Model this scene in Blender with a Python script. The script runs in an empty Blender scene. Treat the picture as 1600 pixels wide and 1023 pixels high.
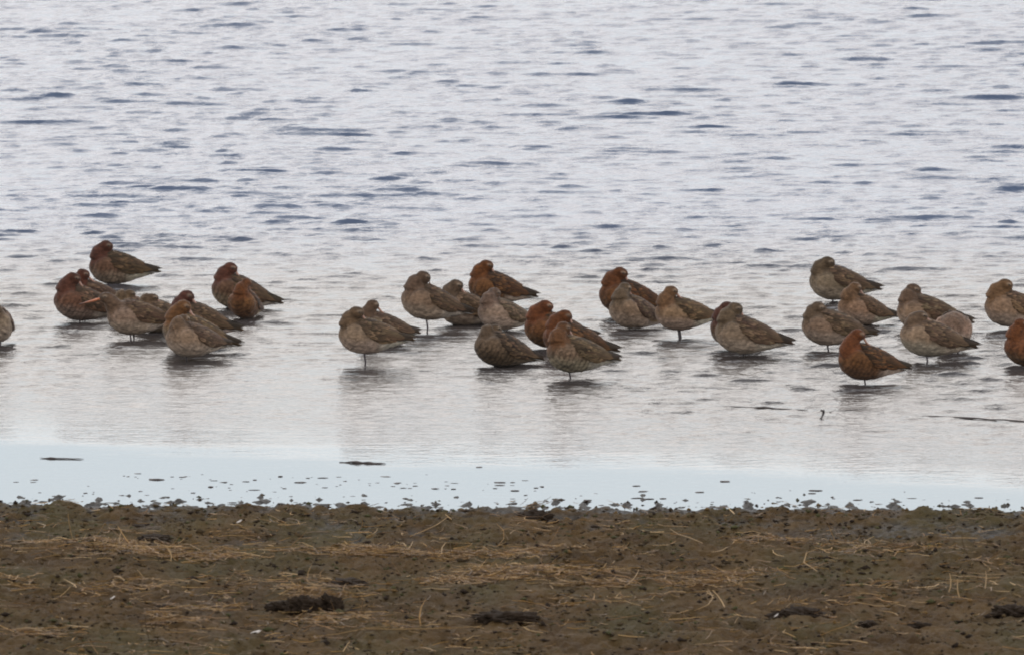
import bpy, bmesh, math, random
import numpy as np
from mathutils import Vector

# ---------------------------------------------------------------- camera, sky, sun, exposure
scene = bpy.context.scene
col = scene.collection
random.seed(11)
rng = np.random.default_rng(11)

cam_d = bpy.data.cameras.new('camera')
cam = bpy.data.objects.new('camera', cam_d); col.objects.link(cam)
cam.location = (0, 0, 4.2)
cam.rotation_euler = (math.radians(90 - 6), 0, 0)
cam_d.sensor_width = 36; cam_d.lens = 400
cam_d.clip_start = 0.5; cam_d.clip_end = 9000
cam_d.dof.use_dof = True; cam_d.dof.focus_distance = 39.6; cam_d.dof.aperture_fstop = 22
scene.camera = cam

SUN_EL, SUN_AZ = 40, -12          # azimuth clockwise from +Y (straight ahead); veiled sun ahead, behind thin cloud
world = bpy.data.worlds.new('World'); scene.world = world; world.use_nodes = True
wn = world.node_tree; wn.nodes.clear()
def wnode(t, **k):
    n = wn.nodes.new(t)
    for a, b in k.items(): setattr(n, a, b)
    return n
sky = wnode('ShaderNodeTexSky', sky_type='NISHITA', sun_disc=False)
sky.sun_elevation = math.radians(SUN_EL); sky.sun_rotation = math.radians(SUN_AZ)
sky.dust_density = 2.5; sky.air_density = 1.0; sky.ozone_density = 1.5
b_sky = wnode('ShaderNodeBackground'); b_sky.inputs['Strength'].default_value = 0.12
_e, _a = math.radians(SUN_EL), math.radians(SUN_AZ)
_dir = Vector((math.sin(_a) * math.cos(_e), math.cos(_a) * math.cos(_e), math.sin(_e)))
b_cloud = wnode('ShaderNodeBackground')          # cloud deck: dense and white low down, thinner and bluer overhead, pale blue haze at the horizon
wtc = wnode('ShaderNodeTexCoord'); wsep = wnode('ShaderNodeSeparateXYZ')
wn.links.new(wtc.outputs['Generated'], wsep.inputs[0])
wramp = wnode('ShaderNodeValToRGB'); wn.links.new(wsep.outputs['Z'], wramp.inputs['Fac'])
cr_ = wramp.color_ramp; cr_.interpolation = 'EASE'
cr_.elements.remove(cr_.elements[1])
for p_, c_ in ((0.0, (1.10, 1.26, 1.37)), (0.105, (1.13, 1.28, 1.38)), (0.24, (2.66, 2.53, 2.43)), (0.46, (2.66, 2.53, 2.43)), (0.66, (0.98, 1.06, 1.22)), (1.0, (0.92, 0.99, 1.12))):
    e_ = cr_.elements[0] if p_ == 0.0 else cr_.elements.new(p_)
    e_.color = (*c_, 1)
wmap = wnode('ShaderNodeMapping'); wmap.inputs['Scale'].default_value = (1.0, 1.0, 2.6)
wno = wnode('ShaderNodeTexNoise'); wno.inputs['Scale'].default_value = 1.8; wno.inputs['Detail'].default_value = 6
wgap = wnode('ShaderNodeMapRange')
for k_, v_ in (('From Min', 0.32), ('From Max', 0.62), ('To Min', 0.75), ('To Max', 1.0)): wgap.inputs[k_].default_value = v_
wmix = wnode('ShaderNodeMixShader'); wout = wnode('ShaderNodeOutputWorld')
wn.links.new(wtc.outputs['Generated'], wmap.inputs['Vector'])
wn.links.new(wmap.outputs['Vector'], wno.inputs['Vector'])
wn.links.new(wno.outputs['Fac'], wgap.inputs['Value'])
wn.links.new(wgap.outputs['Result'], wmix.inputs['Fac'])
wn.links.new(wramp.outputs['Color'], b_cloud.inputs['Color'])
wn.links.new(sky.outputs['Color'], b_sky.inputs['Color'])
wn.links.new(b_sky.outputs['Background'], wmix.inputs[1])
wn.links.new(b_cloud.outputs['Background'], wmix.inputs[2])
wn.links.new(wmix.outputs['Shader'], wout.inputs['Surface'])

sun_d = bpy.data.lights.new('sun', 'SUN'); sun_d.energy = 0.6; sun_d.angle = math.radians(35); sun_d.color = (1, 0.96, 0.9)
sun = bpy.data.objects.new('sun', sun_d); col.objects.link(sun)
sun.rotation_euler = _dir.to_track_quat('Z', 'Y').to_euler()
sun.location = (-20, 60, 50)

vs = scene.view_settings
scene.cycles.filter_width = 1.9
vs.view_transform = 'Standard'; vs.look = 'None'; vs.exposure = 0.0; vs.gamma = 1.0; vs.use_curve_mapping = False

# ---------------------------------------------------------------- helpers
_perm = np.random.default_rng(5).permutation(4096)
_grad = np.random.default_rng(6).uniform(0, 2 * np.pi, 4096)
def pnoise(x, y, seed=0):
    """gradient noise, roughly -0.7..0.7"""
    x = np.asarray(x, float) + seed * 37.17; y = np.asarray(y, float) + seed * 91.73
    xi = np.floor(x).astype(np.int64); yi = np.floor(y).astype(np.int64)
    xf = x - xi; yf = y - yi
    u = xf * xf * xf * (xf * (xf * 6 - 15) + 10); v = yf * yf * yf * (yf * (yf * 6 - 15) + 10)
    def g(ix, iy, dx, dy):
        a = _grad[_perm[(_perm[ix & 4095] + iy) & 4095]]
        return np.cos(a) * dx + np.sin(a) * dy
    n00 = g(xi, yi, xf, yf); n10 = g(xi + 1, yi, xf - 1, yf)
    n01 = g(xi, yi + 1, xf, yf - 1); n11 = g(xi + 1, yi + 1, xf - 1, yf - 1)
    return (n00 * (1 - u) + n10 * u) * (1 - v) + (n01 * (1 - u) + n11 * u) * v
def fbm(x, y, octaves=4, seed=0, gain=0.5):
    r = 0; a = 1
    for o in range(octaves):
        r = r + a * pnoise(x * 2 ** o, y * 2 ** o, seed + o); a *= gain
    return r
def sstep(a, b, x):
    t = np.clip((np.asarray(x, float) - a) / (b - a), 0, 1)
    return t * t * (3 - 2 * t)

def link(o, parent=None):
    col.objects.link(o)
    if parent: o.parent = parent
    return o
def tag(o, label=None, cat=None, group=None, kind=None):
    if label: o['label'] = label
    if cat: o['category'] = cat
    if group: o['group'] = group
    if kind: o['kind'] = kind
    return o
def mesh_np(name, verts, faces, smooth=True):
    """verts (n,3), faces (m,3|4) numpy or a list of lists"""
    me = bpy.data.meshes.new(name)
    if isinstance(faces, np.ndarray):
        n = len(verts); m, k = faces.shape
        me.vertices.add(n); me.vertices.foreach_set('co', np.ascontiguousarray(verts, np.float32).ravel())
        me.loops.add(m * k); me.loops.foreach_set('vertex_index', np.ascontiguousarray(faces, np.int32).ravel())
        me.polygons.add(m); me.polygons.foreach_set('loop_start', np.arange(0, m * k, k, dtype=np.int32))
        me.update(calc_edges=True)
    else:
        me.from_pydata([tuple(v) for v in verts], [], faces); me.update()
    me.polygons.foreach_set('use_smooth', np.full(len(me.polygons), smooth))
    return me
def set_color(me, c):
    a = me.color_attributes.new('plumage', 'FLOAT_COLOR', 'POINT')
    c4 = np.ones((len(c), 4), np.float32); c4[:, :3] = c
    a.data.foreach_set('color', c4.ravel())
def grid_faces(nx, ny):
    i = np.arange(nx - 1)[None, :] + nx * np.arange(ny - 1)[:, None]
    return np.stack([i, i + 1, i + nx + 1, i + nx], -1).reshape(-1, 4)

class NT:
    def __init__(self, name):
        self.m = bpy.data.materials.new(name); self.m.use_nodes = True
        self.t = self.m.node_tree; self.b = self.t.nodes['Principled BSDF']
    def n(self, t, **k):
        nd = self.t.nodes.new(t)
        for a, v in k.items():
            if a in nd.inputs and not hasattr(nd, a): nd.inputs[a].default_value = v
            else: setattr(nd, a, v)
        return nd
    def l(self, a, b): self.t.links.new(a, b)
    def noise(self, scale, detail=4, vec=None, rough=0.55, dist=0.0):
        nd = self.n('ShaderNodeTexNoise'); nd.inputs['Scale'].default_value = scale
        nd.inputs['Detail'].default_value = detail; nd.inputs['Roughness'].default_value = rough
        nd.inputs['Distortion'].default_value = dist
        if vec is not None: self.l(vec, nd.inputs['Vector'])
        return nd.outputs['Fac']
    def rng(self, v, a, b, c, d):
        nd = self.n('ShaderNodeMapRange')
        for k, x in zip(('From Min', 'From Max', 'To Min', 'To Max'), (a, b, c, d)): nd.inputs[k].default_value = x
        self.l(v, nd.inputs['Value']); return nd.outputs['Result']
    def mix(self, f, a, b, mode='MIX'):
        nd = self.n('ShaderNodeMix', data_type='RGBA', blend_type=mode)
        for s, x in ((0, f), (6, a), (7, b)):
            if hasattr(x, 'is_linked'): self.l(x, nd.inputs[s])
            elif isinstance(x, (int, float)): nd.inputs[s].default_value = x
            else: nd.inputs[s].default_value = (*x, 1)
        return nd.outputs[2]
    def math(self, op, a, b):
        nd = self.n('ShaderNodeMath', operation=op)
        for s, x in ((0, a), (1, b)):
            if hasattr(x, 'is_linked'): self.l(x, nd.inputs[s])
            else: nd.inputs[s].default_value = x
        return nd.outputs[0]
    def obj(self, scale=(1, 1, 1), rot=(0, 0, 0)):
        tc = self.n('ShaderNodeTexCoord'); mp = self.n('ShaderNodeMapping')
        mp.inputs['Scale'].default_value = scale; mp.inputs['Rotation'].default_value = rot
        self.l(tc.outputs['Object'], mp.inputs['Vector']); return mp.outputs['Vector']
    def bump(self, h, strength, dist):
        nd = self.n('ShaderNodeBump'); nd.inputs['Strength'].default_value = strength
        nd.inputs['Distance'].default_value = dist; self.l(h, nd.inputs['Height'])
        self.l(nd.outputs['Normal'], self.b.inputs['Normal']); return nd

# ---------------------------------------------------------------- terrain function
def shore_y(x):
    x = np.asarray(x, float)
    return 34.63 - 0.03 * np.clip(x, -3, 3) - 0.03 * np.clip(x, 0, 3) ** 2 + 0.10 * pnoise(x * 0.7, x * 0 + 3.3) + 0.03 * pnoise(x * 4, x * 0 + 9.1)
def ground_z(x, y):
    s = shore_y(x) - y
    sl = np.clip(s, 0, None); sw = np.clip(-s, 0, None)
    base = np.where(s > 0, 0.016 * (1 - np.exp(-sl / 0.15)) + 0.012 * np.minimum(sl, 30),
                    -0.002 - 0.009 * np.minimum(sw, 1.2) - 0.018 * np.clip(sw - 1.2, 0, 3) - 0.008 * np.clip(sw - 4.2, 0, 150))
    near = np.exp(-(np.maximum(np.abs(x) - 4, 0) / 3) ** 2) * np.exp(-(np.maximum(np.abs(y - 33.2) - 5, 0) / 3) ** 2)
    n1 = fbm(x * 2.2, y * 1.5, 3, 1)                        # gentle swells
    n2 = fbm(x * 11, y * 8, 3, 4)                           # hoof-size clods
    n3 = fbm(x * 38, y * 26, 2, 8)                          # crumbs
    land = sstep(-0.1, 0.25, s)
    rough = 0.020 * n1 + (0.018 + 0.014 * n1) * n2 + 0.013 * n3 - 0.016 * np.clip(fbm(x * 7, y * 3.2, 3, 22) - 0.28, 0, None) * 3
    lump = np.clip(fbm(x * 22, y * 9, 3, 15) - 0.08 - 0.42 * sstep(0.0, 0.7, sw), 0, None) * 0.024
    edge = sstep(0.45, 0.0, np.abs(s - 0.12)) * np.clip(n2 + 0.2, 0, None) * 0.008
    return base + near * (land * rough + edge + (1 - land) * (lump + 0.004 * n3))

def axis(dense0, dense1, step, far, grow=1.25):
    d = list(np.arange(dense0, dense1 + step * .5, step))
    lo = []; s = step; v = dense0
    while v > -far: s *= grow; v -= s; lo.append(v)
    hi = []; s = step; v = dense1
    while v < far: s *= grow; v += s; hi.append(v)
    return np.array(lo[::-1] + d + hi)

# ---------------------------------------------------------------- mud ground
gx = axis(-2.6, 2.6, 0.0095, 4000); gy = axis(30.4, 36.6, 0.0145, 4000)
X, Y = np.meshgrid(gx, gy)
Z = ground_z(X, Y)
ground = bpy.data.objects.new('ground', mesh_np('ground', np.stack([X, Y, Z], -1).reshape(-1, 3), grid_faces(len(gx), len(gy))))
link(ground); tag(ground, kind='structure')
m = NT('mud')
v = m.obj()
big = m.noise(0.9, 5, v); mid = m.noise(7, 5, m.obj((1, 0.5, 1))); fine = m.noise(60, 4, v, 0.65); crumb = m.noise(170, 3, v)
green = m.noise(2.3, 6, m.obj((1, 0.35, 1)), 0.6)
c = m.mix(m.rng(mid, 0.35, 0.65, 0, 1), (0.044, 0.025, 0.010), (0.080, 0.048, 0.019))
c = m.mix(m.rng(green, 0.46, 0.62, 0, 0.75), c, (0.054, 0.044, 0.018))
c = m.mix(m.rng(big, 0.5, 0.72, 0, 0.5), c, (0.050, 0.037, 0.022))
c = m.mix(m.rng(fine, 0.42, 0.30, 0, 0.65), c, (0.014, 0.010, 0.007))
c = m.mix(m.rng(crumb, 0.56, 0.72, 0, 0.5), c, (0.13, 0.085, 0.040))
geo = m.n('ShaderNodeNewGeometry'); sep = m.n('ShaderNodeSeparateXYZ'); m.l(geo.outputs['Position'], sep.inputs[0])
wet = m.rng(sep.outputs['Z'], 0.004, 0.022, 1, 0)
c = m.mix(wet, c, (0.026, 0.023, 0.020))
m.l(c, m.b.inputs['Base Color'])
m.l(m.math('SUBTRACT', m.rng(fine, 0.3, 0.7, 0.72, 0.9), m.math('MULTIPLY', wet, 0.2)), m.b.inputs['Roughness'])
m.l(m.rng(wet, 0, 1, 0.06, 0.13), m.b.inputs['Specular IOR Level'])
m.bump(m.math('ADD', fine, m.math('MULTIPLY', crumb, 0.5)), 1.0, 0.011)
M_MUD = m.m
ground.data.materials.append(M_MUD)

# ---------------------------------------------------------------- water
def calm_edge(x):       # where the wind first ruffles the water, beyond the sheltered strip along the bank
    x = np.asarray(x, float)
    return 35.72 - 0.38 * np.clip(x, -6, 2.2) - 0.02 * x * x * (np.abs(x) < 2.2) + 0.10 * pnoise(x * 0.9, x * 0 + 1.7) + 0.05 * pnoise(x * 3.1, x * 0 + 5.2)
wx = axis(-4.2, 4.2, 0.027, 4000)
yy = [33.6]
while yy[-1] < 62: yy.append(yy[-1] + 0.011 + 0.0007 * max(0, yy[-1] - 38))
st = yy[-1] - yy[-2]
while yy[-1] < 4000: st *= 1.2; yy.append(yy[-1] + st)
wy = np.array(yy)
X, Y = np.meshgrid(wx, wy)
d = Y - calm_edge(X) + 0.30 * fbm(X * 0.9, Y * 3.0, 3, 70) * sstep(34.5, 36, Y)
env_big = sstep(0.6, 5.2, d) * (0.60 + 0.40 * sstep(39, 46, Y))
env_small = 0.05 + 0.95 * sstep(-0.15, 1.1, d)
env_mid = sstep(0.3, 3.2, d)
fade = np.exp(-(np.maximum(np.abs(X) - 4.2, 0) / 2) ** 2) * np.exp(-(np.maximum(Y - 62, 0) / 6) ** 2)
gust = 0.80 + 0.65 * fbm(X * 0.45, Y * 0.22, 3, 30)
gust = np.clip(gust, 0.6, 1.25)
Hh = np.zeros_like(X); DX = np.zeros_like(X); DY = np.zeros_like(X)
wr = np.random.default_rng(21)
def waves(n, l0, l1, slope, spread, env, chop):
    global Hh, DX, DY
    for i in range(n):
        lam = l0 * (l1 / l0) ** wr.random()
        th = math.radians(-93 + wr.normal(0, spread))       # wind carries the waves towards the bank
        k = 2 * math.pi / lam
        a = slope * lam / (2 * math.pi) * math.sqrt(2 / n) * (0.6 + 0.8 * wr.random())
        ph = k * (math.cos(th) * X + math.sin(th) * Y) + wr.random() * 6.283
        s_, c_ = np.sin(ph), np.cos(ph)
        e = env * a
        Hh += e * c_
        DX -= chop * e * math.cos(th) * s_; DY -= chop * e * math.sin(th) * s_
def field(n, l0, l1, spread, seed):
    r = np.random.default_rng(seed); f = np.zeros_like(X)
    for i in range(n):
        lam = l0 * (l1 / l0) ** r.random(); th = math.radians(-92 + r.normal(0, spread)); k = 2 * math.pi / lam
        f += np.cos(k * (math.cos(th) * X + math.sin(th) * Y) + r.random() * 6.283)
    return f * math.sqrt(2 / n)
waves(20, 0.35, 0.9, 0.022, 22, env_big * gust, 1.0)
waves(30, 0.10, 0.30, 0.050, 30, (0.08 * env_small + 0.92 * env_mid) * gust, 0.8)
waves(40, 0.042, 0.10, 0.140, 36, env_small * (0.45 + 0.55 * sstep(0.4, 2.2, d)) * gust, 0.4)
# separate steep wavelets with a sharp leading face
for l0, l1, spread, seed, thr, amp, e in ((0.10, 0.21, 9, 51, 0.25, 0.0043, env_big), (0.06, 0.13, 13, 52, 0.25, 0.0027, 0.05 * env_small + 0.95 * env_mid),
                                          (0.20, 0.36, 9, 53, 0.85, 0.0030, env_big * env_big)):
    g = field(30, l0, l1, spread, seed) * np.clip(gust, .93, 1.07) - thr
    cr = np.log1p(np.exp(g * 2.6)) / 2.6
    Hh += e * amp * cr; DY -= e * amp * 1.0 * cr
Hh *= fade; DX *= fade; DY *= fade
wat_me = mesh_np('water', np.stack([X + DX, Y + DY, Hh], -1).reshape(-1, 3), grid_faces(len(wx), len(wy)))
at = wat_me.attributes.new('ripple', 'FLOAT', 'POINT'); at.data.foreach_set('value', env_small.ravel().astype(np.float32))
at = wat_me.attributes.new('depth', 'FLOAT', 'POINT'); at.data.foreach_set('value', sstep(40.6, 44.5, Y).ravel().astype(np.float32))
water = bpy.data.objects.new('water', wat_me); link(water); tag(water, kind='structure')
m = NT('shallow_water')
dp = m.n('ShaderNodeAttribute', attribute_name='depth')          # thin brown water over mud near the bank, bluer where it deepens
m.l(m.mix(dp.outputs['Fac'], (0.044, 0.038, 0.036), (0.058, 0.080, 0.128)), m.b.inputs['Base Color'])
m.b.inputs['IOR'].default_value = 1.333
r1 = m.noise(26, 3, m.obj((0.55, 1, 1), (0, 0, 0.06)), 0.5, 0.4)
r2 = m.noise(75, 2, m.obj((0.6, 1, 1), (0, 0, -0.1)), 0.5)
hh = m.math('ADD', r1, m.math('MULTIPLY', r2, 0.5))
rip = m.n('ShaderNodeAttribute', attribute_name='ripple')
m.l(m.rng(rip.outputs['Fac'], 0.0, 1.0, 0.03, 0.20), m.b.inputs['Roughness'])       # wind-ruffled skin finer than can be seen
m.bump(m.math('MULTIPLY', hh, rip.outputs['Fac']), 1.0, 0.0065)
M_WATER = m.m
wat_me.materials.append(M_WATER)

# ---------------------------------------------------------------- plumage materials
def plumage_mat(name, bump, streak, lo, hi, sc=(1, 1, 1)):
    m = NT(name)
    at = m.n('ShaderNodeAttribute', attribute_name='plumage')
    oi = m.n('ShaderNodeObjectInfo')
    ad = m.n('ShaderNodeVectorMath', operation='ADD'); m.l(m.obj(sc), ad.inputs[0])
    cm = m.n('ShaderNodeCombineXYZ'); m.l(m.math('MULTIPLY', oi.outputs['Random'], 7.0), cm.inputs[0]); m.l(cm.outputs[0], ad.inputs[1])
    vec = ad.outputs[0]
    n1 = m.noise(streak, 4, vec, 0.6); n2 = m.noise(streak * 0.28, 3, vec, 0.5)
    f = m.math('MULTIPLY', m.rng(n1, 0.3, 0.7, lo, hi), m.rng(n2, 0.3, 0.7, 0.85, 1.15))
    cc = m.n('ShaderNodeCombineColor')
    for i in range(3): m.l(f, cc.inputs[i])
    m.l(m.mix(1.0, at.outputs['Color'], cc.outputs[0], 'MULTIPLY'), m.b.inputs['Base Color'])
    m.b.inputs['Roughness'].default_value = 0.85; m.b.inputs['Specular IOR Level'].default_value = 0.15
    m.b.inputs['Sheen Weight'].default_value = 0.08
    m.bump(n1, 0.8, bump)
    return m.m
M_BODY = plumage_mat('body_plumage', 0.004, 120, 0.62, 1.35, (0.55, 1, 1))
M_WING = plumage_mat('wing_feathers', 0.001, 160, 0.75, 1.25, (0.3, 1, 1))
def plain(name, colr, rough, var=0.2, scale=60, spec=0.4):
    m = NT(name); f = m.noise(scale, 3, m.obj())
    a = tuple(x * (1 - var) for x in colr); b = tuple(x * (1 + var) for x in colr)
    m.l(m.mix(m.rng(f, 0.3, 0.7, 0, 1), a, b), m.b.inputs['Base Color'])
    m.b.inputs['Roughness'].default_value = rough; m.b.inputs['Specular IOR Level'].default_value = spec
    return m.m
M_LEG = plain('leg_skin', (0.040, 0.032, 0.036), 0.5)
M_EYE = plain('eye', (0.006, 0.005, 0.004), 0.15)
M_BILL = NT('bill_horn')
_f = M_BILL.n('ShaderNodeAttribute', attribute_name='plumage'); M_BILL.l(_f.outputs['Color'], M_BILL.b.inputs['Base Color'])
M_BILL.b.inputs['Roughness'].default_value = 0.45; M_BILL = M_BILL.m

# ---------------------------------------------------------------- bird geometry (millimetres; facing +X, z = 0 at belly-30)
PAL = {
 #            head                breast               belly                back                 fringe              vent
 'grey':   ((.088,.058,.037), (.150,.105,.073), (.300,.243,.192), (.066,.043,.027), (.150,.101,.064), (.46,.41,.35)),
 'pale':   ((.108,.075,.050), (.180,.131,.094), (.335,.275,.220), (.080,.054,.035), (.180,.126,.082), (.50,.45,.39)),
 'buff':   ((.118,.066,.034), (.165,.110,.070), (.300,.240,.186), (.072,.045,.027), (.165,.104,.060), (.48,.43,.36)),
 'rufous': ((.098,.036,.013), (.092,.041,.017), (.110,.060,.031), (.040,.023,.013), (.135,.064,.026), (.38,.32,.26)),
 'mixed':  ((.100,.045,.020), (.105,.073,.048), (.220,.178,.138), (.062,.041,.026), (.160,.106,.062), (.45,.40,.34)),
 'maroon': ((.072,.027,.018), (.085,.046,.028), (.190,.148,.112), (.054,.035,.022), (.135,.084,.048), (.42,.37,.32)),
 'dusky':  ((.075,.051,.034), (.090,.063,.041), (.080,.056,.037), (.042,.028,.018), (.145,.098,.060), (.14,.105,.075)),
}
TX = np.array([ 86,  80,  66,  45,  20, -10, -45, -80, -110, -135, -160, -182.])
TT = np.array([ 99, 117, 135, 147, 153, 151, 142, 129,  114,  101,   91,   84.])
TB = np.array([ 89,  72,  53,  39,  31,  30,  36,  48,   59,   68,   75,   79.])
TW = np.array([  5,  27,  41,  51,  56,  56,  49,  37,   26,   17,    9,    3.])
def torso(x, fat):
    t = np.interp(-x, -TX, TT); b = np.interp(-x, -TX, TB); w = np.interp(-x, -TX, TW) * fat
    return (t + b) / 2, w, (t - b) / 2
def torso_pt(x, phi, fat, off=0.0):
    """phi 0 = ridge of the back, +90 deg = bird's left flank"""
    zc, w, h = torso(x, fat)
    s, c = np.sin(phi), np.cos(phi)
    # slightly squared section; drop the widest point a little below the middle
    z = zc + h * c - 0.10 * h * (1 - c * c)
    n = np.array([0.12, s / max(w, 1e-3) * 40, c / max(h, 1e-3) * 40]); n /= np.linalg.norm(n)
    return np.array([x, w * s, z]) + n * off, n

def loft(rings, seg=20):
    """rings: list of (center, ex, ey) vectors; closed ends"""
    V = []; F = []
    for c, ex, ey in rings:
        for i in range(seg):
            a = 2 * math.pi * i / seg
            V.append(np.array(c) + np.array(ex) * math.cos(a) + np.array(ey) * math.sin(a))
    for r in range(len(rings) - 1):
        for i in range(seg):
            j = (i + 1) % seg
            F.append([r * seg + i, r * seg + j, (r + 1) * seg + j, (r + 1) * seg + i])
    V.append(np.array(rings[0][0])); V.append(np.array(rings[-1][0]))
    a, b = len(V) - 2, len(V) - 1; o = (len(rings) - 1) * seg
    for i in range(seg):
        j = (i + 1) % seg
        F.append([a, j, i]); F.append([b, o + i, o + j])
    return V, F
def tube(path, radii, seg=14):
    rings = []
    P = [np.array(p, float) for p in path]
    for i, p in enumerate(P):
        t = P[min(i + 1, len(P) - 1)] - P[max(i - 1, 0)]; t /= np.linalg.norm(t) + 1e-9
        up = np.array([0, 0, 1.0]) if abs(t[2]) < 0.9 else np.array([1.0, 0, 0])
        a = np.cross(t, up); a /= np.linalg.norm(a); b = np.cross(a, t)
        rings.append((p, a * radii[i], b * radii[i]))
    return loft(rings, seg)
def ellip(c, r, tilt=0.0, seg=20):
    rings = []
    for i in range(1, 14):
        th = math.pi * i / 14
        x = math.cos(th); q = math.sin(th)
        ax = np.array([math.cos(tilt), 0, math.sin(tilt)]); az = np.array([-math.sin(tilt), 0, math.cos(tilt)])
        rings.append((np.array(c) + ax * x * r[0], np.array([0, q * r[1], 0]), az * q * r[2]))
    return loft(rings, seg)
def join(parts):
    V = []; F = []
    for v, f in parts:
        o = len(V); V += list(v); F += [[i + o for i in q] for q in f]
    return V, F

def feather(base, tip, nrm, width, curl, cdark, cfr, V, F, C):
    base = np.array(base); tip = np.array(tip); ax = tip - base; L = np.linalg.norm(ax); ax /= L
    sd = np.cross(nrm, ax); sd /= np.linalg.norm(sd) + 1e-9
    up = np.cross(ax, sd)
    o = len(V)
    for t, wd in ((0, .45), (.4, 1.0), (.78, .85), (1.0, .12)):
        lift = curl * t * t
        for q in (-1, 0, 1):
            tt = t - (0.06 if q and t > .9 else 0)
            V.append(base + ax * L * tt + sd * q * wd * width / 2 + up * (lift + (0 if q else width * .10)))
            k = (0.75 if q else 0.0); k = max(k, (t - .6) * 2.0 if t > .6 else 0)
            C.append(np.array(cdark) * (1 - min(k, 1)) + np.array(cfr) * min(k, 1))
    for r in range(3):
        for q in range(2):
            a = o + r * 3 + q
            F.append([a, a + 1, a + 4, a + 3])

def make_bird(spec, idx):
    """spec: x, y, yaw (0 = facing image left, + towards the viewer), size, belly height over water, palette, tuck side, pose, label"""
    (bx, by, yaw, size, lift, pal, side, pose, label) = spec
    R = np.random.default_rng(100 + idx)
    P = [np.array(c) for c in PAL[pal]]
    tint = 0.87 + R.normal(0, 0.045)
    P = [c * tint * (1 + R.normal(0, .03, 3)) * np.array([1.04, .98, .92]) for c in P]
    cH, cBr, cBe, cBa, cFr, cVe = P
    fat = 1 + R.normal(0, 0.05)
    root = bpy.data.objects.new('bird', None); link(root)
    root.empty_display_size = 0.05
    root.location = (bx, by, 0)
    root.rotation_euler = (0, 0, math.radians(180 + yaw))
    dz = lift - 30 * size                       # move the belly to its height over the water
    pitch = R.normal(-7.5, 2.2)
    if pose == 'alert' or idx in (13, 24, 1): pitch = -2.0
    cp, sp = math.cos(math.radians(pitch)), math.sin(math.radians(pitch))
    def place(A):                               # local mm -> metres, body pitch about the hips
        A = np.array(A, float)
        x, z = A[:, 0], A[:, 2] - 95
        out = np.stack([x * cp + z * sp, A[:, 1], -x * sp + z * cp + 95], -1) * size
        out[:, 2] += dz
        return out / 1000
    # --- body: torso, breast lobes, neck and head merged to one skin
    s = side
    rings = []
    for x in TX:
        zc, w, h = torso(x, fat)
        rings.append(((x, 0, zc), (0, w, 0), (0, 0, h)))
    parts = [loft(rings, 28)]
    for q in (-1, 1):
        parts.append(ellip((30, q * 41 * fat, 94 + R.normal(0, 3)), (37, 19, 38), -0.45))
    drop = 8.0
    if ':' in pose: pose, drop = pose.split(':')[0], float(pose.split(':')[1])
    hz = R.normal(0, 1.5) - drop; hx = R.normal(0, 4); hy = R.normal(0, 3)
    if pose == 'alert':
        npath = [(40, 0, 105), (60, 0, 124), (73, 1, 143), (81, 2, 154)]; nr = [42, 33, 27, 23]
        hc = np.array([90, 2, 160.]); hr = (27, 18.5, 19.5); ht = -0.12
        bill = [(108, 2, 156), (130, 1, 150), (156, 0, 142), (186, 0, 134)]; br = [5.4, 4.6, 3.6, 1.6]
    elif pose == 'hidden':                       # head buried out of sight among the back feathers
        npath = [(36, 0, 104), (40, 2 * s, 118), (30, 6 * s, 126), (20, 8 * s, 130)]; nr = [44, 34, 24, 20]
        hc = np.array([8, 10 * s, 132.]); hr = (22, 15, 15); ht = 0
        bill = [(-8, 12 * s, 128), (-20, 12 * s, 122), (-40, 11 * s, 116), (-60, 9 * s, 110)]; br = [4, 3.4, 2.6, 1.5]
    elif pose == 'low':                          # head sunk right down into the back feathers
        hz += drop
        npath = [(38, 0, 108), (50, 3 * s, 132), (46, 8 * s, 148), (34, 10 * s, 156)]; nr = [42, 31, 26, 22]
        hc = np.array([20 + hx, 13 * s, 160. + hz]); hr = (23, 16, 16); ht = 0.15
        bill = [(4 + hx, 16 * s, 154 + hz), (-10, 17 * s, 146), (-35, 16 * s, 136), (-70, 12 * s, 124)]; br = [4.4, 3.6, 2.8, 1.6]
    else:
        npath = [(40, 0, 105), (54, 1 * s, 134 + hz * .2), (50, 4 * s, 154 + hz * .5), (40 + hx * .7, 8 * s, 169 + hz * .85)]; nr = [45, 36, 29, 24]
        hc = np.array([31 + hx, 11 * s + hy, 180. + hz]); hr = (27, 20, 21); ht = 0.15
        bill = [(12 + hx, 15 * s + hy, 173 + hz), (0, 15 * s, 157 + hz * .7), (-25, 14 * s, 141), (-70, 8 * s, 124)]; br = [4.6, 3.8, 2.8, 1.6]
    parts.append(tube(npath, nr, 18))
    parts.append(ellip(hc, hr, ht))
    V, F = join(parts)
    tmp_me = bpy.data.meshes.new('tmp'); tmp_me.from_pydata([tuple(q) for q in V], [], F)
    bmx = bmesh.new(); bmx.from_mesh(tmp_me); bmesh.ops.recalc_face_normals(bmx, faces=bmx.faces); bmx.to_mesh(tmp_me); bmx.free()
    tmp = bpy.data.objects.new('tmp', tmp_me); col.objects.link(tmp)
    md = tmp.modifiers.new('r', 'REMESH'); md.mode = 'VOXEL'; md.voxel_size = 4.0; md.adaptivity = 0
    sm = tmp.modifiers.new('s', 'SMOOTH'); sm.factor = 0.5; sm.iterations = 9
    dg = bpy.context.evaluated_depsgraph_get(); dg.update()
    me = bpy.data.meshes.new_from_object(tmp.evaluated_get(dg))
    bpy.data.objects.remove(tmp); bpy.data.meshes.remove(tmp_me)
    n = len(me.vertices)
    co = np.empty(n * 3, np.float32); me.vertices.foreach_get('co', co); co = co.reshape(-1, 3).astype(float)
    no = np.empty(n * 3, np.float32); me.vertices.foreach_get('normal', no); no = no.reshape(-1, 3).astype(float)
    x, y, z = co.T
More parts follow.
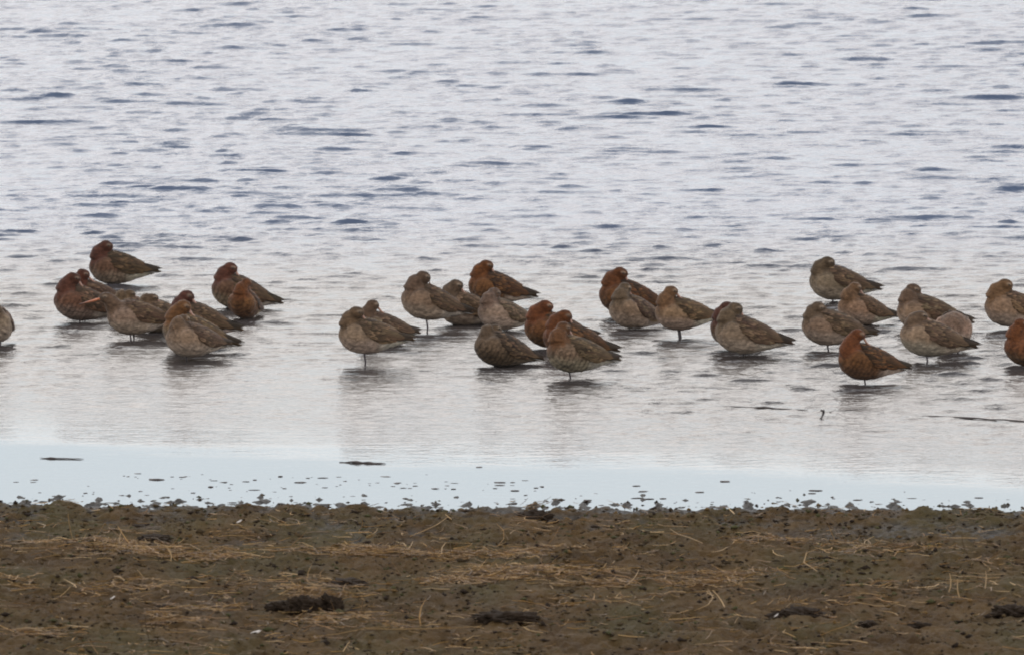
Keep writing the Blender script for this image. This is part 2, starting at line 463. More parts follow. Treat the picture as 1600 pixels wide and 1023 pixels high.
    # fluffed feathers: low uneven relief
    rel = 2.2 * fbm(x / 26 + idx, (z + y) / 20, 3, 40 + idx) + 1.2 * fbm(x / 9, (z - y) / 7, 2, 60 + idx)
    # --- plumage colours
    wb = sstep(96, 56, z + 8 * fbm(x / 30, y / 30, 2, idx))
    wv = sstep(-35, -85, x) * sstep(98, 74, z + 0.12 * (x + 60))
    wk = sstep(118, 140, z - 0.22 * np.minimum(x, 0) * -1 + 0) * sstep(48, 18, x)
    wk = np.maximum(wk, sstep(0, -50, x) * sstep(78, 92, z - 0.05 * x))
    dmin = np.full(n, 9.0)
    pts = [np.array(p, float) for p in npath[1:]]; rr = nr[1:]
    for p, r in zip(pts, rr): dmin = np.minimum(dmin, np.linalg.norm(co - p, axis=1) / r)
    dh = np.linalg.norm((co - hc) / np.array(hr), axis=1)
    dmin += .35 * fbm(x / 16, (y + z) / 12, 2, 200 + idx)
    wh = np.maximum(sstep(1.75, 0.95, dmin), sstep(1.6, 1.2, dh)) * sstep(100, 128, z + 0.5 * (x - 40))
    C = np.tile(cBr, (n, 1))
    lobe = sstep(1.35, 0.95, np.linalg.norm((co - np.array([34, 0, 92])) / np.array([40, 999, 40]), axis=1)) * sstep(25, 40, np.abs(y))
    C = C * (1 + 0.30 * lobe)[:, None]
    for w, cc in ((wb, cBe), (wv, cVe), (wk, cBa), (wh, cH)):
        C = C * (1 - w)[:, None] + cc * w[:, None]
    crown = sstep(1.5, 1.2, dh) * sstep(0.45, 0.8, no[:, 2])
    C *= (1 - 0.28 * crown)[:, None]
    # pale brow and face on the sleeping head
    fwd = 1 if pose == 'alert' else -1
    for q in (-1, 1):
        e = hc + np.array([fwd * 10, q * hr[1] * .85, 6.0])
        w = sstep(9, 4, np.linalg.norm((co - e) * np.array([.6, 1, 1.3]), axis=1)) * 0.35
        C = C * (1 - w)[:, None] + np.array([.34, .26, .19]) * w[:, None]
        e = hc + np.array([fwd * 15, q * hr[1] * .75, 0.0])
        w = sstep(9, 3, np.linalg.norm((co - e) * np.array([.5, .7, 1.6]), axis=1)) * 0.6
        C = C * (1 - w)[:, None] + np.array([.030, .022, .016]) * w[:, None]
    # barring on flank and breast of the birds in breeding dress
    bar = {'rufous': .40, 'mixed': .45, 'maroon': .40, 'dusky': .50}.get(pal, .12)
    fl = sstep(120, 95, z) * (1 - wv)
    stripe = np.sin(x / 2.6 + 3 * fbm(x / 18, z / 14, 2, 80 + idx) + z / 9)
    C *= (1 - bar * fl * sstep(0.15, 0.8, stripe))[:, None]
    C *= (1 + 0.35 * fbm(x / 20, (z + y) / 14, 3, 120 + idx))[:, None]
    co2 = place(co + no * rel[:, None])
    me.vertices.foreach_set('co', co2.astype(np.float32).ravel())
    set_color(me, np.clip(C, 0.005, 0.9))
    me.polygons.foreach_set('use_smooth', np.ones(len(me.polygons), bool)); me.update()
    me.name = 'body'; me.materials.clear(); me.materials.append(M_BODY)
    body = link(bpy.data.objects.new('body', me), root)
    # --- folded wings
    def jit(c, a=.14): return np.clip(np.array(c) * (1 + R.normal(0, a)) * (1 + R.normal(0, .03, 3)), 0.004, 0.8)
    dark = cBa * 0.62; spot = pal in ('rufous', 'dusky', 'mixed', 'maroon')
    def pmax(xx): return np.interp(-xx, [-26, -5, 35, 70, 110, 160], [46, 70, 94, 101, 98, 86]) + 2 * math.sin(xx * .11 + idx)
    for q in (1, -1):
        V = []; F = []; C = []
        # underlying wing pad, thicker than the body skin
        xs = np.linspace(20, -168, 16); ps = np.radians(np.linspace(14, 100, 9))
        for i, xx in enumerate(xs):
            for j, ph in enumerate(ps):
                low = math.radians(pmax(xx))
                o_ = 3.2 * math.sin(math.pi * min(1, (i + .3) / 3) / 2) * (1 if 0 < j < 8 else .2)
                p, nn = torso_pt(xx, q * ph * low / math.radians(100), fat, o_)
                V.append(p); C.append(cBa * .8)
        for i in range(15):
            for j in range(8):
                a = i * 9 + j; F.append([a, a + 1, a + 10, a + 9] if q > 0 else [a + 9, a + 10, a + 1, a])
        # rows of coverts and scapulars
        for row in range(11):
            x0 = 24 - row * 9.5
            p0, p1 = (8, pmax(x0) + 2)
            cnt = max(5, int(round((p1 - p0) / 9.5)))
            for k in range(cnt):
                ph = math.radians(p0 + (p1 - p0) * (k + .5 + (row % 2) * .4 - .2) / cnt + R.normal(0, 2))
                xx = x0 + R.normal(0, 2) - 4 * math.sin(ph)
                L = 25 + row * 1.4 + R.normal(0, 2)
                b_, nn = torso_pt(xx, q * ph, fat, 3.2)
                t_, n2 = torso_pt(max(xx - L, -176), q * (ph + math.radians(2 + R.normal(0, 2))), fat, 4.6)
                cd = jit(dark * .75 if R.random() < .8 else cBa, .22)
                cf = jit(cFr * 1.25 if R.random() < .5 else cBa * 1.35, .28)
                feather(b_, t_, nn, 10.5 + R.normal(0, 1), R.normal(.9, .5), cd, cf, V, F, C)
        # long tertials
        for k in range(6):
            ph = math.radians(28 + 9 * k + R.normal(0, 1.5)); xx = -52 - 4 * k + R.normal(0, 3)
            b_, nn = torso_pt(xx, q * ph, fat, 4.5); t_, n2 = torso_pt(max(-122 - 5 * k + R.normal(0, 4), -170), q * (ph + .12), fat, 6.5)
            feather(b_, t_, nn, 15, 1.5, jit(cBa * .85), jit(cFr * .9), V, F, C)
        wing = bpy.data.objects.new('wing', mesh_np('wing', place(V), F)); set_color(wing.data, np.array(C))
        wing.data.materials.append(M_WING); link(wing, root)
        # dark primaries, crossing over the tail
        V = []; F = []; C = []
        for k in range(5):
            ph = math.radians(50 + 9 * k); b_, nn = torso_pt(-85 - 3 * k, q * ph, fat, 4)
            t_ = np.array([-188 + 7 * k + R.normal(0, 2), q * (3 + 1.2 * k), 93 - 2.2 * k + R.normal(0, 1)])
            feather(b_, t_, nn, 10, 0.5, jit((.020, .015, .012)), jit((.055, .040, .028)), V, F, C)
        pf = bpy.data.objects.new('primary_feathers', mesh_np('primary_feathers', place(V), F)); set_color(pf.data, np.array(C))
        pf.data.materials.append(M_WING); link(pf, wing)
    # --- tail
    V = []; F = []; C = []
    for k in range(9):
        a = (k - 4) / 4
        feather((-104, a * 10, 84 - abs(a) * 3), (-178 + 5 * abs(a), a * 14, 81 - abs(a) * 3), (0, a * .3, 1), 12, 0,
                np.array((.40, .37, .33)) if k in (0, 8) else np.array((.016, .013, .012)), (.03, .025, .02), V, F, C)
    tl = bpy.data.objects.new('tail', mesh_np('tail', place(V), F)); set_color(tl.data, np.array(C)); tl.data.materials.append(M_WING); link(tl, root)
    # --- bill
    V, F = tube(bill, br, 8)
    bm_ = mesh_np('bill', place(V), F)
    bb = np.array(bill[0]); tt = np.array(bill[-1])
    u = np.clip(((np.array(V) - bb) @ (tt - bb)) / ((tt - bb) @ (tt - bb)), 0, 1)
    k = sstep(.45, .85, u)[:, None]
    base = np.array((.40, .135, .06)) if pose == 'alert' else np.array((.27, .145, .10))
    set_color(bm_, base * (1 - k) + np.array((.03, .024, .022)) * k)
    bm_.materials.append(M_BILL); link(bpy.data.objects.new('bill', bm_), root)
    # --- eyes
    for q in (1, -1):
        V, F = ellip(hc + np.array([fwd * 8, q * hr[1] * .86, 2.5]), (2.8, 1.9, 2.0), 0, 10)
        e = bpy.data.objects.new('eye', mesh_np('eye', place(V), F)); e.data.materials.append(M_EYE); link(e, root)
    # --- legs: one or two, standing on the lake bed
    gz = float(ground_z(np.array([bx]), np.array([by]))[0]) * 1000
    legs = (1, -1) if (idx % 4 == 0 or pose == 'alert') else (side,)
    for q in legs:
        fx = R.normal(0, 4) + (7 * q if len(legs) == 2 else 0)
        top = ((fx + 2) * size, q * 14 * size, lift + 14); kn = ((fx - 4) * size, q * 12 * size, lift - 26); ft = ((fx + 3) * size, q * 11 * size, gz + 3)
        mid = tuple((a + b) / 2 for a, b in zip(top, kn)); shin = tuple((a + b) / 2 for a, b in zip(kn, ft))
        V, F = tube([top, mid, kn, shin, ft], [4.4, 2.9, 3.3, 2.4, 2.8], 8)
        pr = [(V, F)]
        for ang in (-.6, 0, .6):
            pr.append(tube([ft, (ft[0] + 20 * math.cos(ang), ft[1] + 20 * math.sin(ang), gz + 2.5), (ft[0] + 38 * math.cos(ang), ft[1] + 38 * math.sin(ang), gz + 1.5)], [2.4, 1.9, 0.9], 6))
        V, F = join(pr)
        lg = bpy.data.objects.new('leg', mesh_np('leg', np.array(V) / 1000, F)); lg.data.materials.append(M_LEG); link(lg, root)
    tag(root, label, 'bird', 'wading birds roosting in the shallow water')
    return root

BIRDS = [
 # x, y, yaw, size, belly height mm, palette, side, pose, label
 (-1.790, 39.353, 75, 1.00, 12, 'pale', -1, 'tuck', 'pale breasted wading bird cut off by the left edge of the photo'),
 (-1.462, 41.428, 4, 1.00, 4, 'maroon', 1, 'tuck', 'brown wading bird with reddish head, farthest back of the left cluster'),
 (-1.505, 40.43, 8, 0.95, 2, 'maroon', 1, 'tuck', 'reddish headed wading bird mostly hidden behind the dark rufous bird at far left'),
 (-1.539, 40.145, 12, 1.02, 6, 'maroon', 1, 'tuck', 'dark rufous breasted bird behind the tip of the orange bill'),
 (-1.330, 39.560, 10, 1.00, 16, 'grey', 1, 'alert', 'awake grey brown wading bird holding its long orange bill forward'),
 (-1.35, 40.06, 15, 0.92, -10, 'grey', 1, 'low', 'wading bird hidden behind the awake bird, only its brown crown showing'),
 (-1.25, 39.79, 0, 0.94, 0, 'grey', 1, 'low', 'small headed grey bird looking over the rump of the awake bird'),
 (-1.112, 39.56, -4, 1.0, 8, 'maroon', 1, 'tuck', 'brown wading bird with dark red head behind the orange necked sleeper'),
 (-1.118, 39.12, 4, 1.06, 4, 'mixed', 1, 'tuck', 'sleeping bird with orange brown neck directly behind a grey headless looking bird'),
 (-1.109, 38.877, 32, 0.98, 12, 'grey', -1, 'low', 'grey bird with head sunk in its back, nearest of the left cluster'),
 (-0.993, 40.6, 2, 1.0, 0, 'maroon', 1, 'tuck', 'large brown bird with red head standing behind the front facing rufous bird'),
 (-0.95, 40.23, 66, 0.86, 2, 'rufous', 1, 'tuck:4', 'small orange rufous bird facing the viewer before a larger bird'),
 (-0.464, 39.33, 22, 0.9, 10, 'grey', 1, 'tuck:2', 'brown sleeping bird behind the one legged grey bird left of centre'),
 (-0.508, 38.734, 4, 1.01, 38, 'grey', 1, 'tuck:8', 'grey sleeping bird on one leg standing clear of the water, left of centre'),
 (-0.304, 39.8, 18, 1.03, 44, 'grey', 1, 'tuck:6', 'tall upright grey brown bird balancing on one long dark leg'),
 (-0.18, 40.06, 4, 0.99, -4, 'grey', 1, 'tuck', 'grey bird half hidden behind the tall one legged bird'),
 (-0.074, 40.698, 4, 0.98, 6, 'rufous', 1, 'tuck', 'rufous headed dark bird, farthest back of the central cluster'),
 (-0.045, 39.842, 24, 0.9, 4, 'pale', -1, 'tuck', 'pale grey bird behind the dusky brown bird sitting low in the water'),
 (-0.048, 38.693, 18, 0.97, 0, 'dusky', -1, 'low', 'dusky brown mottled bird sitting low with its belly on the water'),
 (0.129, 39.25, 10, 1.02, 4, 'rufous', 1, 'tuck', 'rufous bird rearmost of three overlapping sleepers at the centre'),
 (0.194, 38.9, 6, 1.03, 4, 'rufous', 1, 'tuck', 'rufous bird with spotted back, middle of three overlapping sleepers at the centre'),
 (0.202, 38.292, 20, 1.02, 22, 'mixed', -1, 'tuck:3', 'brown bird with orange neck on one leg, nearest of three overlapping sleepers at the centre'),
 (0.399, 40.298, 4, 1.05, 8, 'rufous', 1, 'tuck', 'rufous bird directly behind a small grey bird, right of centre'),
 (0.418, 39.9, 30, 0.95, 4, 'grey', -1, 'tuck:8', 'small grey bird directly before a taller rufous bird, right of centre'),
 (0.582, 39.607, 16, 0.96, 26, 'buff', 1, 'tuck:6', 'brown bird with scaly wing and pale belly standing on one thin leg right of centre'),
 (0.772, 39.228, 0, 1.0, 4, 'maroon', 1, 'tuck', 'red necked bird almost wholly hidden behind a long grey brown bird'),
 (0.79, 39.021, 2, 1.06, 8, 'grey', -1, 'tuck', 'long grey brown bird alone, right of centre, hiding a red neck'),
 (1.158, 40.81, 6, 1.02, 10, 'grey', 1, 'tuck:18', 'grey brown bird farthest back of the right cluster'),
 (1.227, 40.036, 28, 0.92, 0, 'buff', 1, 'tuck', 'buff headed bird in the middle of the right cluster'),
 (1.091, 39.207, 4, 1.03, 16, 'grey', 1, 'tuck:26', 'grey sleeping bird to the left behind the bright rufous bird'),
 (1.183, 38.133, 18, 1.0, 14, 'rufous', 1, 'tuck:-4', 'bright rufous headed bird nearest the shore in the right cluster'),
 (1.442, 39.777, 4, 1.06, 4, 'grey', -1, 'tuck:14', 'large grey brown bird behind the round buff bird at right'),
 (1.528, 39.115, 84, 1.10, 10, 'pale', 1, 'hidden', 'round buff bird with head out of sight behind a grey sleeper'),
 (1.421, 38.840, 4, 1.05, 18, 'pale', 1, 'low', 'pale grey sleeping bird with scaly wing in front at right'),
 (1.752, 39.863, 8, 1.05, 12, 'buff', 1, 'tuck', 'buff brown bird at the right edge of the photo behind the deep rufous bird'),
 (1.765, 38.673, 20, 1.0, 2, 'rufous', 1, 'tuck', 'deep rufous bird cut off by the right edge of the photo'),
]
for i, spec in enumerate(BIRDS): make_bird(spec, i)

# ---------------------------------------------------------------- straw, sticks and clods
def gz1(x, y): return float(ground_z(np.array([x]), np.array([y]))[0])
def px(u, v):                     # helper used once to lay things on the ground where they lie in the place
    f = 17777.8; p = math.radians(6); a = (u - 800) / f; b = -(v - 511.5) / f
    d = (a, math.cos(p) + b * math.sin(p), -math.sin(p) + b * math.cos(p)); t = (4.2 - 0.03) / -d[2]
    return d[0] * t, d[1] * t

def straw_mat(name, c0, c1):
    m = NT(name); at = m.n('ShaderNodeAttribute', attribute_name='plumage')
    m.l(m.mix(m.rng(m.noise(30, 3, m.obj()), .3, .7, 0, .4), at.outputs['Color'], (0.10, .065, .03)), m.b.inputs['Base Color'])
    m.b.inputs['Roughness'].default_value = .6; m.b.inputs['Specular IOR Level'].default_value = .3
    return m.m
M_STRAW = straw_mat('straw', 0, 0)
STRAW_COLS = np.array([(.30, .165, .050), (.22, .110, .032), (.40, .25, .10), (.15, .078, .028), (.10, .058, .024), (.25, .14, .036), (.12, .065, .026)])
def straw_batch(xs, ys, Ls, yaws, rise, width, R, lift0=0.002):
    """curved three-sided stems, vectorised"""
    n = len(xs); S = 4
    t = np.linspace(-.5, .5, S)
    bend = R.normal(0, .6, n)
    ang = yaws[:, None] + bend[:, None] * t[None, :] * 2
    dx = np.cos(yaws)[:, None] * t * Ls[:, None] - np.sin(yaws)[:, None] * bend[:, None] * (t ** 2) * Ls[:, None]
    dy = np.sin(yaws)[:, None] * t * Ls[:, None] + np.cos(yaws)[:, None] * bend[:, None] * (t ** 2) * Ls[:, None]
    PX = xs[:, None] + dx; PY = ys[:, None] + dy
    G = ground_z(PX, PY)
    base = np.maximum(G, G.mean(1, keepdims=True)) * .6 + G.max(1, keepdims=True) * .4
    PZ = base + lift0 + rise[:, None] * (t + .5) + np.abs(R.normal(0, .003, (n, 1)))
    V = np.zeros((n, S, 3, 3))
    taper = np.array([1, 1, .85, .5])[None, :, None]
    for k in range(3):
        a = 2 * math.pi * k / 3
        V[:, :, k, 0] = PX - np.sin(ang) * math.cos(a) * (width[:, None] * taper[:, :, 0])
        V[:, :, k, 1] = PY + np.cos(ang) * math.cos(a) * (width[:, None] * taper[:, :, 0])
        V[:, :, k, 2] = PZ + math.sin(a) * (width[:, None] * taper[:, :, 0]) * .6
    F = []
    o = np.arange(n) * S * 3
    for r in range(S - 1):
        for k in range(3):
            k2 = (k + 1) % 3
            F.append(np.stack([o + r * 3 + k, o + r * 3 + k2, o + (r + 1) * 3 + k2, o + (r + 1) * 3 + k], -1))
    C = STRAW_COLS[R.integers(0, len(STRAW_COLS), n)] * R.uniform(.6, 1.25, (n, 1))
    return V.reshape(-1, 3), np.concatenate(F), np.repeat(C, S * 3, 0)
RS = np.random.default_rng(77)
# drifts of straw: centre, half sizes (m), number
DR = []
for u, v, hu, hv, cnt in [(90, 852, 120, 5, 260), (150, 861, 130, 4, 150), (300, 872, 130, 7, 330), (470, 868, 150, 4, 120), (600, 868, 130, 5, 260), (740, 872, 130, 5, 220),
                          (690, 908, 220, 9, 380), (830, 900, 130, 6, 220), (1010, 916, 110, 5, 300), (900, 862, 110, 5, 150), (430, 935, 130, 9, 260), (380, 955, 120, 8, 240),
                          (250, 985, 80, 6, 220), (520, 985, 110, 10, 140), (660, 1000, 70, 6, 80), (130, 925, 150, 10, 180), (1140, 905, 90, 7, 120), (1250, 898, 50, 7, 90),
                          (1440, 920, 130, 9, 110), (1110, 985, 40, 6, 90), (1360, 860, 140, 8, 110), (300, 830, 140, 6, 150), (440, 822, 60, 4, 60), (1200, 845, 110, 6, 90),
                          (20, 922, 60, 6, 90), (60, 1010, 90, 6, 90), (800, 950, 120, 8, 90), (1560, 890, 60, 8, 70), (930, 945, 80, 8, 70)]:
    x, y = px(u, v); sx = hu * .002; sy = hv * .0155
    DR.append((x + RS.normal(0, sx * .55, int(cnt * 2.6)), y + RS.normal(0, sy * .6, int(cnt * 2.6))))
cnt = 5600
xs = RS.uniform(-2.3, 2.3, cnt); ys = 30.4 + 4.25 * RS.random(cnt) ** 1.15
DR.append((xs, ys))
xs = np.concatenate([a for a, b in DR]); ys = np.concatenate([b for a, b in DR])
keep = (ys < shore_y(xs) - 0.12) & (fbm(xs * 3.2, ys * 1.6, 3, 33) + 0.30 > RS.random(len(xs)) * .75); xs, ys = xs[keep], ys[keep]; n = len(xs)
Ls = RS.uniform(.015, .08, n) * RS.choice([.5, .8, 1, 1.5], n); yaws = RS.normal(0, .75, n) + RS.choice([0, math.pi], n)
rise = np.abs(RS.normal(0, .006, n)); rise[RS.random(n) < .04] *= 5
V, F, C = straw_batch(xs, ys, Ls, yaws, rise, RS.uniform(.0008, .0023, n), RS)
for u_, v_, n_ in ((480, 958, 90), (510, 955, 60), (1245, 964, 25), (835, 792, 20)):          # straw caught on the clods
    cx_, cy_ = px(u_, v_)
    V2, F2, C2 = straw_batch(cx_ + RS.normal(0, .04, n_), cy_ + RS.normal(.02, .05, n_), RS.uniform(.02, .07, n_), RS.normal(0, .9, n_), RS.uniform(0, .02, n_), RS.uniform(.0008, .002, n_), RS, .022)
    F = np.concatenate([F, F2 + len(V)]); V = np.concatenate([V, V2]); C = np.concatenate([C, C2 * .8])
so = bpy.data.objects.new('straw_litter', mesh_np('straw_litter', V, F)); set_color(so.data, C); so.data.materials.append(M_STRAW); link(so)
tag(so, 'dry golden straw strewn in loose drifts over the brown mud', 'straw', kind='stuff')
# long stalks that stand out one by one
STALK = [(1255, 895, .16, 1.4, .055, 'tall straw stalk standing upright on the mud right of centre'), (1068, 850, .16, 2.2, .03, 'curved pale stalk on the upper mud below the grey patch, right of centre'),
         (672, 828, .20, .95, .035, 'long dark slanting stalk on the upper mud left of the water line weed clump'), (738, 903, .18, .8, .03, 'bent straw stalk slanting up in the central straw drift'),
         (990, 918, .10, 1.1, .035, 'pale leaning stalk above the straw drift right of centre'), (1112, 965, .12, 1.2, .045, 'taller of two stalks crossing in the lower mud right of centre'),
         (1126, 962, .10, 1.9, .04, 'shorter of two stalks crossing in the lower mud right of centre'), (1486, 930, .06, 1.5, .05, 'upright stub of straw left of its pair near the right foreground'),
         (1496, 945, .06, 1.6, .045, 'upright stub of straw beside another near the right foreground'), (1541, 930, .07, 1.5, .045, 'upright straw stub nearest the right edge of the mud'),
         (650, 1005, .30, .05, .004, 'long straight straw lying flat at the bottom of the mud'), (550, 1010, .26, .5, .008, 'slanting straw lying flat near the bottom below the dark clods'),
         (580, 970, .24, -.15, .004, 'pale straw lying flat just right of the largest dark clods'), (690, 868, .09, 1.5, .03, 'short upright straw stub in the upper central drift'),
         (187, 857, .06, 1.5, .03, 'short upright straw stub at the end of the far left drift')]
for u, v, L, yw, rs, lab in STALK:
    x, y = px(u, v)
    V, F, C = straw_batch(np.array([x]), np.array([y]), np.array([L]), np.array([yw]), np.array([rs]), np.array([.0022]), RS, .003)
    o = bpy.data.objects.new('straw_stalk', mesh_np('straw_stalk', V, F))
    set_color(o.data, np.tile(np.array((.30, .185, .075)) * RS.uniform(.8, 1.15), (len(V), 1))); o.data.materials.append(M_STRAW); link(o)
    tag(o, lab, 'straw stalk', 'long single straw stalks')

# crumbs of mud and trodden plant scraps over the whole bank
RC = np.random.default_rng(303); N = 30000
cx = RC.uniform(-2.35, 2.35, N); cy = 30.5 + 4.6 * RC.random(N)
ok = (cy < shore_y(cx) + 0.35 * RC.random(N) ** 2) & (fbm(cx * 5, cy * 2.2, 3, 44) + .45 > RC.random(N) * .8)
cx, cy = cx[ok], cy[ok]; N = len(cx)
sz = .0022 + .0065 * RC.random(N) ** 2.2
octa = np.array([(1, 0, 0), (0, 1, 0), (-1, 0, 0), (0, -1, 0), (0, 0, 1), (0, 0, -1)], float)
of = np.array([(0, 1, 4), (1, 2, 4), (2, 3, 4), (3, 0, 4), (1, 0, 5), (2, 1, 5), (3, 2, 5), (0, 3, 5)])
P = octa[None] * (1 + RC.normal(0, .25, (N, 6, 1))) + RC.normal(0, .15, (N, 6, 3))
rot = RC.uniform(0, 6.28, N); cr_, sr_ = np.cos(rot)[:, None], np.sin(rot)[:, None]
P[:, :, 0] *= RC.uniform(1, 2.4, (N, 1)); P[:, :, 2] *= RC.uniform(.5, .95, (N, 1))
P = np.stack([P[:, :, 0] * cr_ - P[:, :, 1] * sr_, P[:, :, 0] * sr_ + P[:, :, 1] * cr_, P[:, :, 2]], -1) * sz[:, None, None]
P += np.stack([cx, cy, ground_z(cx, cy) + sz * .25], -1)[:, None, :]
ccol = np.array([(.020, .014, .010), (.034, .024, .014), (.052, .036, .019), (.046, .043, .019), (.075, .050, .024), (.095, .058, .024)])[RC.choice(6, N, p=[.26, .24, .2, .14, .1, .06])]
ccol = ccol * RC.uniform(.8, 1.25, (N, 1))
cm_ = mesh_np('mud_crumbs', P.reshape(-1, 3), (of[None] + 6 * np.arange(N)[:, None, None]).reshape(-1, 3)); set_color(cm_, np.repeat(ccol, 6, 0))
m = NT('mud_crumb'); at_ = m.n('ShaderNodeAttribute', attribute_name='plumage'); m.l(at_.outputs['Color'], m.b.inputs['Base Color'])
m.b.inputs['Roughness'].default_value = .9; m.b.inputs['Specular IOR Level'].default_value = .06; cm_.materials.append(m.m)
co_ = link(bpy.data.objects.new('mud_crumbs', cm_)); tag(co_, 'loose dark crumbs of mud and plant scraps covering the bank', 'mud crumbs', kind='stuff')

M_CLOD = plain('dark_wet_clod', (.022, .015, .010), .9, .35, 40, .05)
def clod(x, y, rx, ry, rz, label, seed, group=None, name='mud_clod', mat=None, sub=5, z0=None):
    bm = bmesh.new(); bmesh.ops.create_icosphere(bm, subdivisions=sub, radius=1)
    P = np.array([v.co[:] for v in bm.verts])
    r = 1 + .55 * fbm(P[:, 0] * 1.6 + P[:, 2] + seed * 3.1, P[:, 1] * 1.6 - P[:, 2] * .7, 4, seed) + .30 * fbm(P[:, 0] * 4.5 + P[:, 2] * 3, P[:, 1] * 4.5 + P[:, 2] * 4, 3, seed + 3) + .15 * fbm(P[:, 0] * 13 + P[:, 2] * 7, P[:, 1] * 13 - P[:, 2] * 9, 2, seed + 7)
    P = P * r[:, None] * np.array([rx, ry, rz])
    for v, p in zip(bm.verts, P): v.co = p
    me = bpy.data.meshes.new(name); bm.to_mesh(me); bm.free()
    me.polygons.foreach_set('use_smooth', np.ones(len(me.polygons), bool))
    me.materials.append(mat or M_CLOD)
    o = bpy.data.objects.new(name, me); link(o); o.location = (x, y, (gz1(x, y) if z0 is None else z0) + rz * .35)
    tag(o, label, 'mud clod' if name == 'mud_clod' else 'debris', group)
    return o
for i, (u, v, w, h, dp, label) in enumerate([
    (472, 966, 24, 15, .09, 'blackish torn clod, left half of the largest dark pair in the foreground'),
    (512, 962, 20, 16, .09, 'blackish torn clod, right half of the largest dark pair in the foreground'),
    (436, 964, 16, 8, .07, 'low dark clod trailing left of the largest dark pair'),
    (554, 966, 12, 5, .06, 'small flat dark clod just right of the largest dark pair'),
    (262, 956, 16, 5, .07, 'flat dark clod alone on the left of the foreground mud'),
    (790, 985, 38, 9, .12, 'wide low black clod near the bottom centre of the mud'),
    (1250, 970, 34, 10, .12, 'ragged dark clod among green weed in the right foreground'),
    (1436, 986, 15, 6, .06, 'small dark clod between two larger ones in the right foreground'),
    (1582, 972, 26, 10, .10, 'black clod at the right edge of the foreground mud'),
    (836, 797, 24, 9, .12, 'dark clump of weed at the water line near the centre'),
    (1356, 984, 12, 5, .06, 'tiny dark clod right of the ragged clod in green weed'),
    (540, 917, 24, 5, .10, 'flat bluish dark patch of mud among straw left of centre'),
    (240, 846, 20, 4, .09, 'shallow dark lump beside the straw drift at left')]):
    x, y = px(u, v)
    clod(x, y, w * .0021, dp * .6, h * .0019, label, i + 1)

# sticks on the water
M_STICK = plain('wet_stick', (.045, .034, .030), .55, .3, 80)
def stick(pts, radii, label, name='floating_stick', cat='stick'):
    V, F = tube(pts, [r * .62 for r in radii], 7)
    o = bpy.data.objects.new(name, mesh_np(name, V, F)); o.data.materials.append(M_STICK); link(o); tag(o, label, cat); return o
def wpt(u, v, z=0.001):
    f = 17777.8; p = math.radians(6); a = (u - 800) / f; b = -(v - 511.5) / f
    d = (a, math.cos(p) + b * math.sin(p), -math.sin(p) + b * math.cos(p)); t = (4.2 - z) / -d[2]
    return (d[0] * t, d[1] * t, z)
def floating(u0, v0, u1, v1, r, label, knots=(), seed=0):
    a, b = np.array(wpt(u0, v0)), np.array(wpt(u1, v1)); R = np.random.default_rng(seed)
    ts = np.linspace(0, 1, 9); P = []; Q = []
    for t in ts:
        P.append(tuple(a + (b - a) * t + np.array([0, R.normal(0, .0015), r * .3 + R.normal(0, r * .2)])))
        Q.append(r * (1.1 - .5 * abs(t - .4)) * (.35 if t in (0, 1) else 1) * (1.9 if any(abs(t - k) < .06 for k in knots) else 1))
    stick(P, Q, label)
floating(62, 715.4, 131, 716.8, .0030, 'thin straight stick floating on calm water at far left', (.25,), 1)
floating(530, 721.5, 603, 724.2, .0042, 'knobbly dark stick floating on calm water left of centre', (.38, .62), 2)
floating(1128, 634.5, 1262, 640.5, .0034, 'long thin reed stem floating left of the upright twig', (.5,), 3)
stick([wpt(1286, 643, -.03), wpt(1287, 641, .004), wpt(1284.5, 641, .016), wpt(1283, 641, .025)], [.007, .007, .006, .005], 'short upright twig stub poking out of the water', 'twig_stub', 'twig')
floating(1296, 643.5, 1356, 638.5, .0028, 'faint reed stem floating right of the upright twig', (), 4)
floating(1440, 649.5, 1612, 658.5, .0038, 'long dark stem floating on the water at the right edge', (.4, .85), 5)
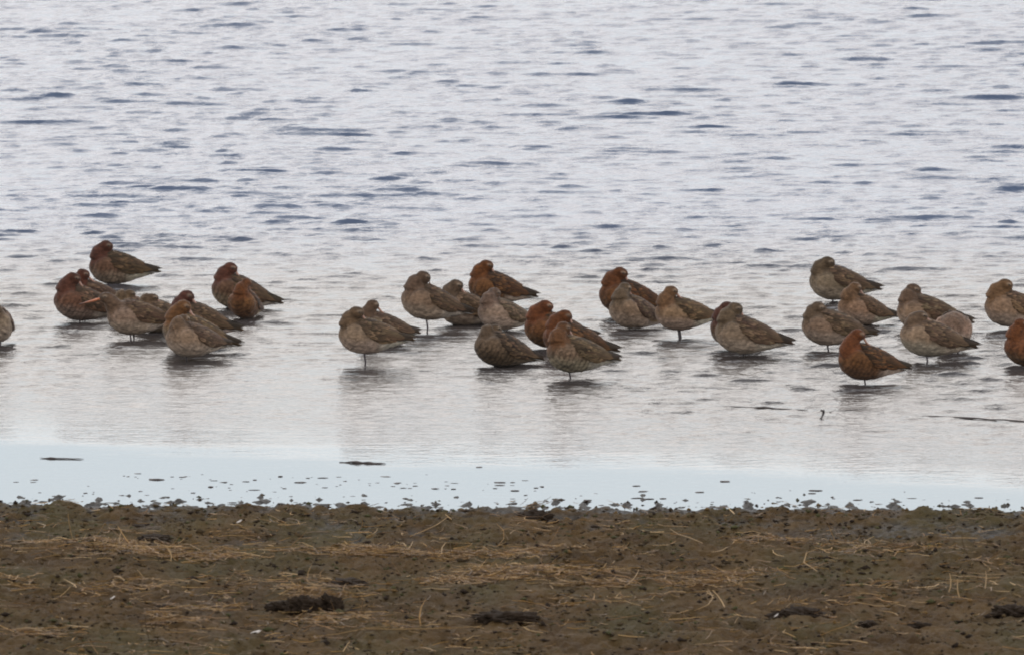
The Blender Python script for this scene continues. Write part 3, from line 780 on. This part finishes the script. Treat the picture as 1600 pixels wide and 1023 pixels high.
# specks of weed and mud standing out of the calm strip
parts = []
RD = np.random.default_rng(9)
allV = []; allF = []; off = 0
bm = bmesh.new(); bmesh.ops.create_icosphere(bm, subdivisions=1, radius=1); iv = np.array([v.co[:] for v in bm.verts]); ifc = np.array([[v.index for v in f.verts] for f in bm.faces]); bm.free()
spots = [wpt(u, v, 0) for u, v in [(194, 743), (200, 744), (246, 749), (269, 744.5), (284, 745), (334, 750.5), (438, 744), (440, 761), (134, 770), (62, 769), (748, 729.5), (630, 762), (532, 757), (1275, 766), (1002, 768), (1425, 778), (1133, 752)]]
for k in range(120):
    x = RD.uniform(-2, 2); w = min(.75, max(.1, float(calm_edge(x) - shore_y(x)) * .75))
    spots.append((x, float(shore_y(x)) + RD.random() ** 1.6 * w, 0))
for k in range(45):
    x = RD.uniform(-1.3, .1); spots.append((x, 35.44 - .14 * (x + 1.2) + RD.normal(0, .09), 0))
for k, (x, y, z) in enumerate(spots):
    s_ = (.0012 + .0034 * RD.random() ** 2) * (1.4 if k < 17 else 1)
    P = iv * (1 + RD.normal(0, .25, (len(iv), 1))) * np.array([s_ * RD.uniform(1.5, 6), s_ * RD.uniform(1, 3), s_ * RD.uniform(.2, .6)]) + np.array([x, y, s_ * .2])
    allV.append(P); allF.append(ifc + off); off += len(P)
sp = bpy.data.objects.new('shore_debris', mesh_np('shore_debris', np.concatenate(allV), np.concatenate(allF))); sp.data.materials.append(M_STICK); link(sp)
tag(sp, 'dark specks of weed and mud scattered over the calm water edge', 'debris', kind='stuff')
# shed feathers on the mud
M_DOWN = plain('white_feather', (.42, .38, .34), .8, .15)
for u, v, L, lab in [(400, 999, .040, 'largest white shed feather on the mud at the bottom left'), (176, 961, .018, 'small white shed feather on the mud at far left'),
                     (374, 822, .022, 'white shed feather on the upper mud left of centre'), (1213, 994, .016, 'small white shed feather on the mud at lower right')]:
    x, y = px(u, v); L *= .75; V = []; F = []; C = []
    g = gz1(x, y) + .012
    feather((x - L / 2, y, g), (x + L / 2, y + .01, g + .005), (0, -.6, .8), L * .32, .004, (1, 1, 1), (1, 1, 1), V, F, C)
    me = mesh_np('shed_feather', np.array(V), F); me.materials.append(M_DOWN)
    o = link(bpy.data.objects.new('shed_feather', me)); tag(o, lab, 'feather')
    sd = o.modifiers.new('thickness', 'SOLIDIFY'); sd.thickness = .0015
